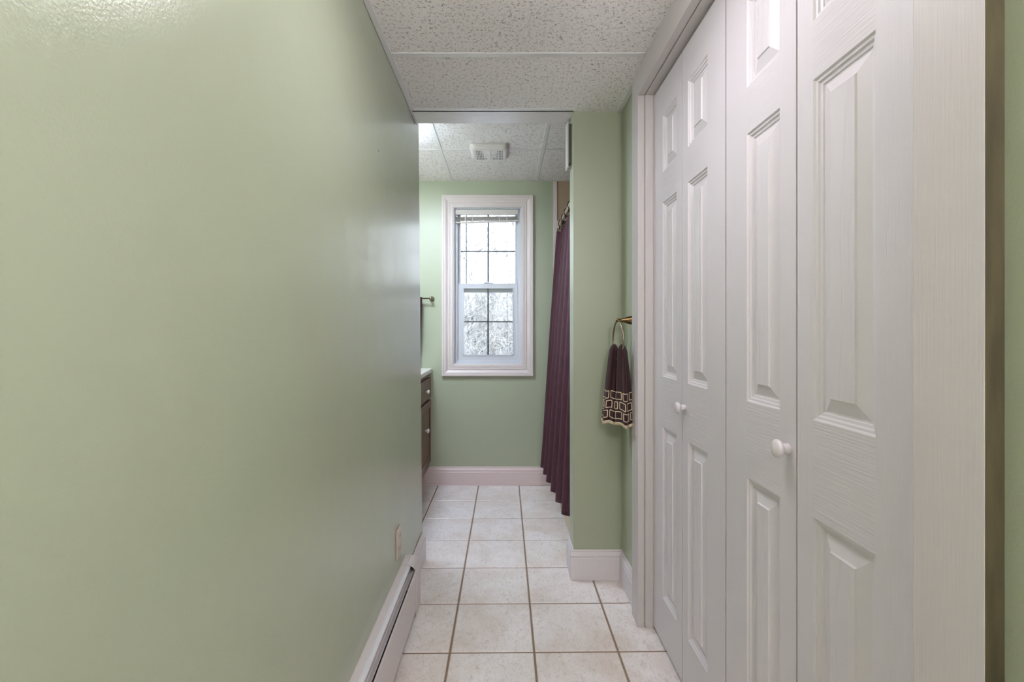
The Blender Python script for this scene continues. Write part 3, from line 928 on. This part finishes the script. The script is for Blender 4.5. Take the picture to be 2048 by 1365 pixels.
pl = empty('fill_globe', (.34, -.62, HC), label='white globe added as fill light in the hall, behind the camera', cat='lamp')  # unseen globe added to spread even light over walls and ceiling
bm = nb(); lathe(bm, [(0, .05), (.02, .05), (.025, .01), (.30, .006), (.31, .03), (.34, .03)], (.34, -.62, HC - .002), (0, 0, -1), 24); link('stem', bm, M['nickel'], pl)
bm = nb(); bmesh.ops.create_uvsphere(bm, u_segments=24, v_segments=16, radius=.13, matrix=Matrix.Translation((.34, -.62, HC - .46))); link('globe', bm, M['fill_globe_glass'], pl, smooth=True)
vl = empty('vanity_lamp', (-1.08, 2.9, CH + .78), label='three-globe lamp on the wall above the vanity, hidden by the hall wall', cat='lamp')
bm = nb(); box(bm, -1.079, -1.055, 2.66, 3.12, CH + .74, CH + .82, bev=.004); link('mounting_bar', bm, M['nickel'], vl)
for y in (2.73, 2.89, 3.05):
    bm = nb(); bmesh.ops.create_uvsphere(bm, u_segments=20, v_segments=12, radius=.045, matrix=Matrix.Translation((-1.005, y, CH + .78))); link('globe', bm, M['vanity_glass'], vl, smooth=True)

# ------------------------------------------------------------------ woods outside
bm = nb()
nx, ny = 40, 40
G = []
for j in range(ny + 1):
    row = []
    for i in range(nx + 1):
        y = YE + .2 + 60 * (j / ny) ** 1.6; x = -30 + 60 * i / nx
        z = -.1 + .11 * max(0, y - 6) + .35 * noise.noise(Vector((x * .2, y * .2, 3)))
        row.append(bm.verts.new((x, y, z)))
    G.append(row)
for j in range(ny):
    for i in range(nx): bm.faces.new((G[j][i], G[j][i + 1], G[j + 1][i + 1], G[j + 1][i]))
link('woodland_ground', bm, M['ground'], None, smooth=True, kind='structure', label='snow-flecked woodland slope outside the window')

def branch(bm, p, d, length, r, depth, rnd):
    seg = 4
    pts = [p.copy()]; rs = [r]
    q = p.copy(); dd = d.copy()
    for s in range(seg):
        dd = (dd + Vector((rnd.uniform(-.22, .22), rnd.uniform(-.22, .22), rnd.uniform(-.12, .22)))).normalized()
        q = q + dd * (length / seg)
        pts.append(q.copy()); rs.append(r * (1 - .8 * (s + 1) / seg))
    tube(bm, pts, rs, 4 if depth < 2 else 3, cap=False)
    if depth <= 0 or length < .25: return
    for k in range(rnd.randint(5, 8)):
        i = rnd.randint(1, seg)
        nd = (dd * .6 + Vector((rnd.uniform(-1, 1), rnd.uniform(-1, 1), rnd.uniform(-.4, .9)))).normalized()
        branch(bm, pts[i], nd, length * rnd.uniform(.35, .6), rs[i] * .7 + .0015, depth - 1, rnd)
def tree_mesh(seed, h, r, nb_, zlow):
    rnd = random.Random(seed)
    bm = nb()
    pts = []; rs = []
    x = y = 0
    for k in range(9):
        t = k / 8
        pts.append(Vector((x, y, h * t - .6))); rs.append(r * (1 - .8 * t) * (1.25 if k == 0 else 1))
        x += rnd.uniform(-.12, .12); y += rnd.uniform(-.12, .12)
    tube(bm, pts, rs, 10, cap=False)
    for k in range(nb_):
        t = rnd.uniform(zlow, 1) ** 1.3
        i = min(int(t * 8), 7); f = t * 8 - i
        p = pts[i].lerp(pts[i + 1], f)
        a = rnd.uniform(0, 2 * PI)
        branch(bm, p, Vector((math.cos(a), math.sin(a), rnd.uniform(-.1, .7))).normalized(), rnd.uniform(.9, 2.2) * (1.1 - .5 * t), rs[i] * .16 + .004, 2, rnd)
    return bm
protos = []
for s in range(4):
    o = link('bare_tree', tree_mesh(20 + s, 9 + s, .13 + .02 * s, 46, .05), M['bark'], None, smooth=True)
    protos.append(o)
def bush_mesh(seed):
    rnd = random.Random(seed); bm = nb()
    for k in range(16):
        a = rnd.uniform(0, 2 * PI)
        branch(bm, Vector((rnd.uniform(-.25, .25), rnd.uniform(-.25, .25), -.1)), Vector((math.cos(a) * .6, math.sin(a) * .6, 1)).normalized(), rnd.uniform(1.1, 2.3), .010, 2, rnd)
    return bm
bprotos = [link('bare_shrub', bush_mesh(70 + s), M['bark'], None, smooth=True) for s in range(3)]
def gz(x, y): return -.1 + .11 * max(0, y - 6) + .35 * noise.noise(Vector((x * .2, y * .2, 3)))
rnd = random.Random(11)
used = set()
def put(ps, k, x, y, sc, lab, cat, grp):
    p = ps[k % len(ps)]
    if id(p) in used: o = p.copy(); C.objects.link(o)
    else: o = p; used.add(id(p))
    o.location = (x, y, gz(x, y)); o.rotation_euler = (0, 0, rnd.uniform(0, 2 * PI)); o.scale = (sc, sc, sc)
    setp(o, lab, cat, grp)
k = 0
for row in range(6):
    y = 9.5 + row * 4.2
    for c_ in range(6):
        sl = -.30 + .60 * (c_ + rnd.uniform(.1, .9)) / 6 - .035
        put(protos, k, sl * y, y + rnd.uniform(-1, 1), rnd.uniform(.8, 1.25), 'bare pale-barked winter tree in the woods outside the window', 'tree', 'bare trees outside the window'); k += 1
for row in range(6):
    y = 8.0 + row * 1.9
    for c_ in range(7):
        sl = -.30 + .60 * (c_ + rnd.uniform(.1, .9)) / 7 - .035
        put(bprotos, k, sl * y, y + rnd.uniform(-.6, .6), rnd.uniform(.6, 1.0), 'leafless pale shrub tangle under the trees outside the window', 'shrub', 'bare shrubs outside the window'); k += 1
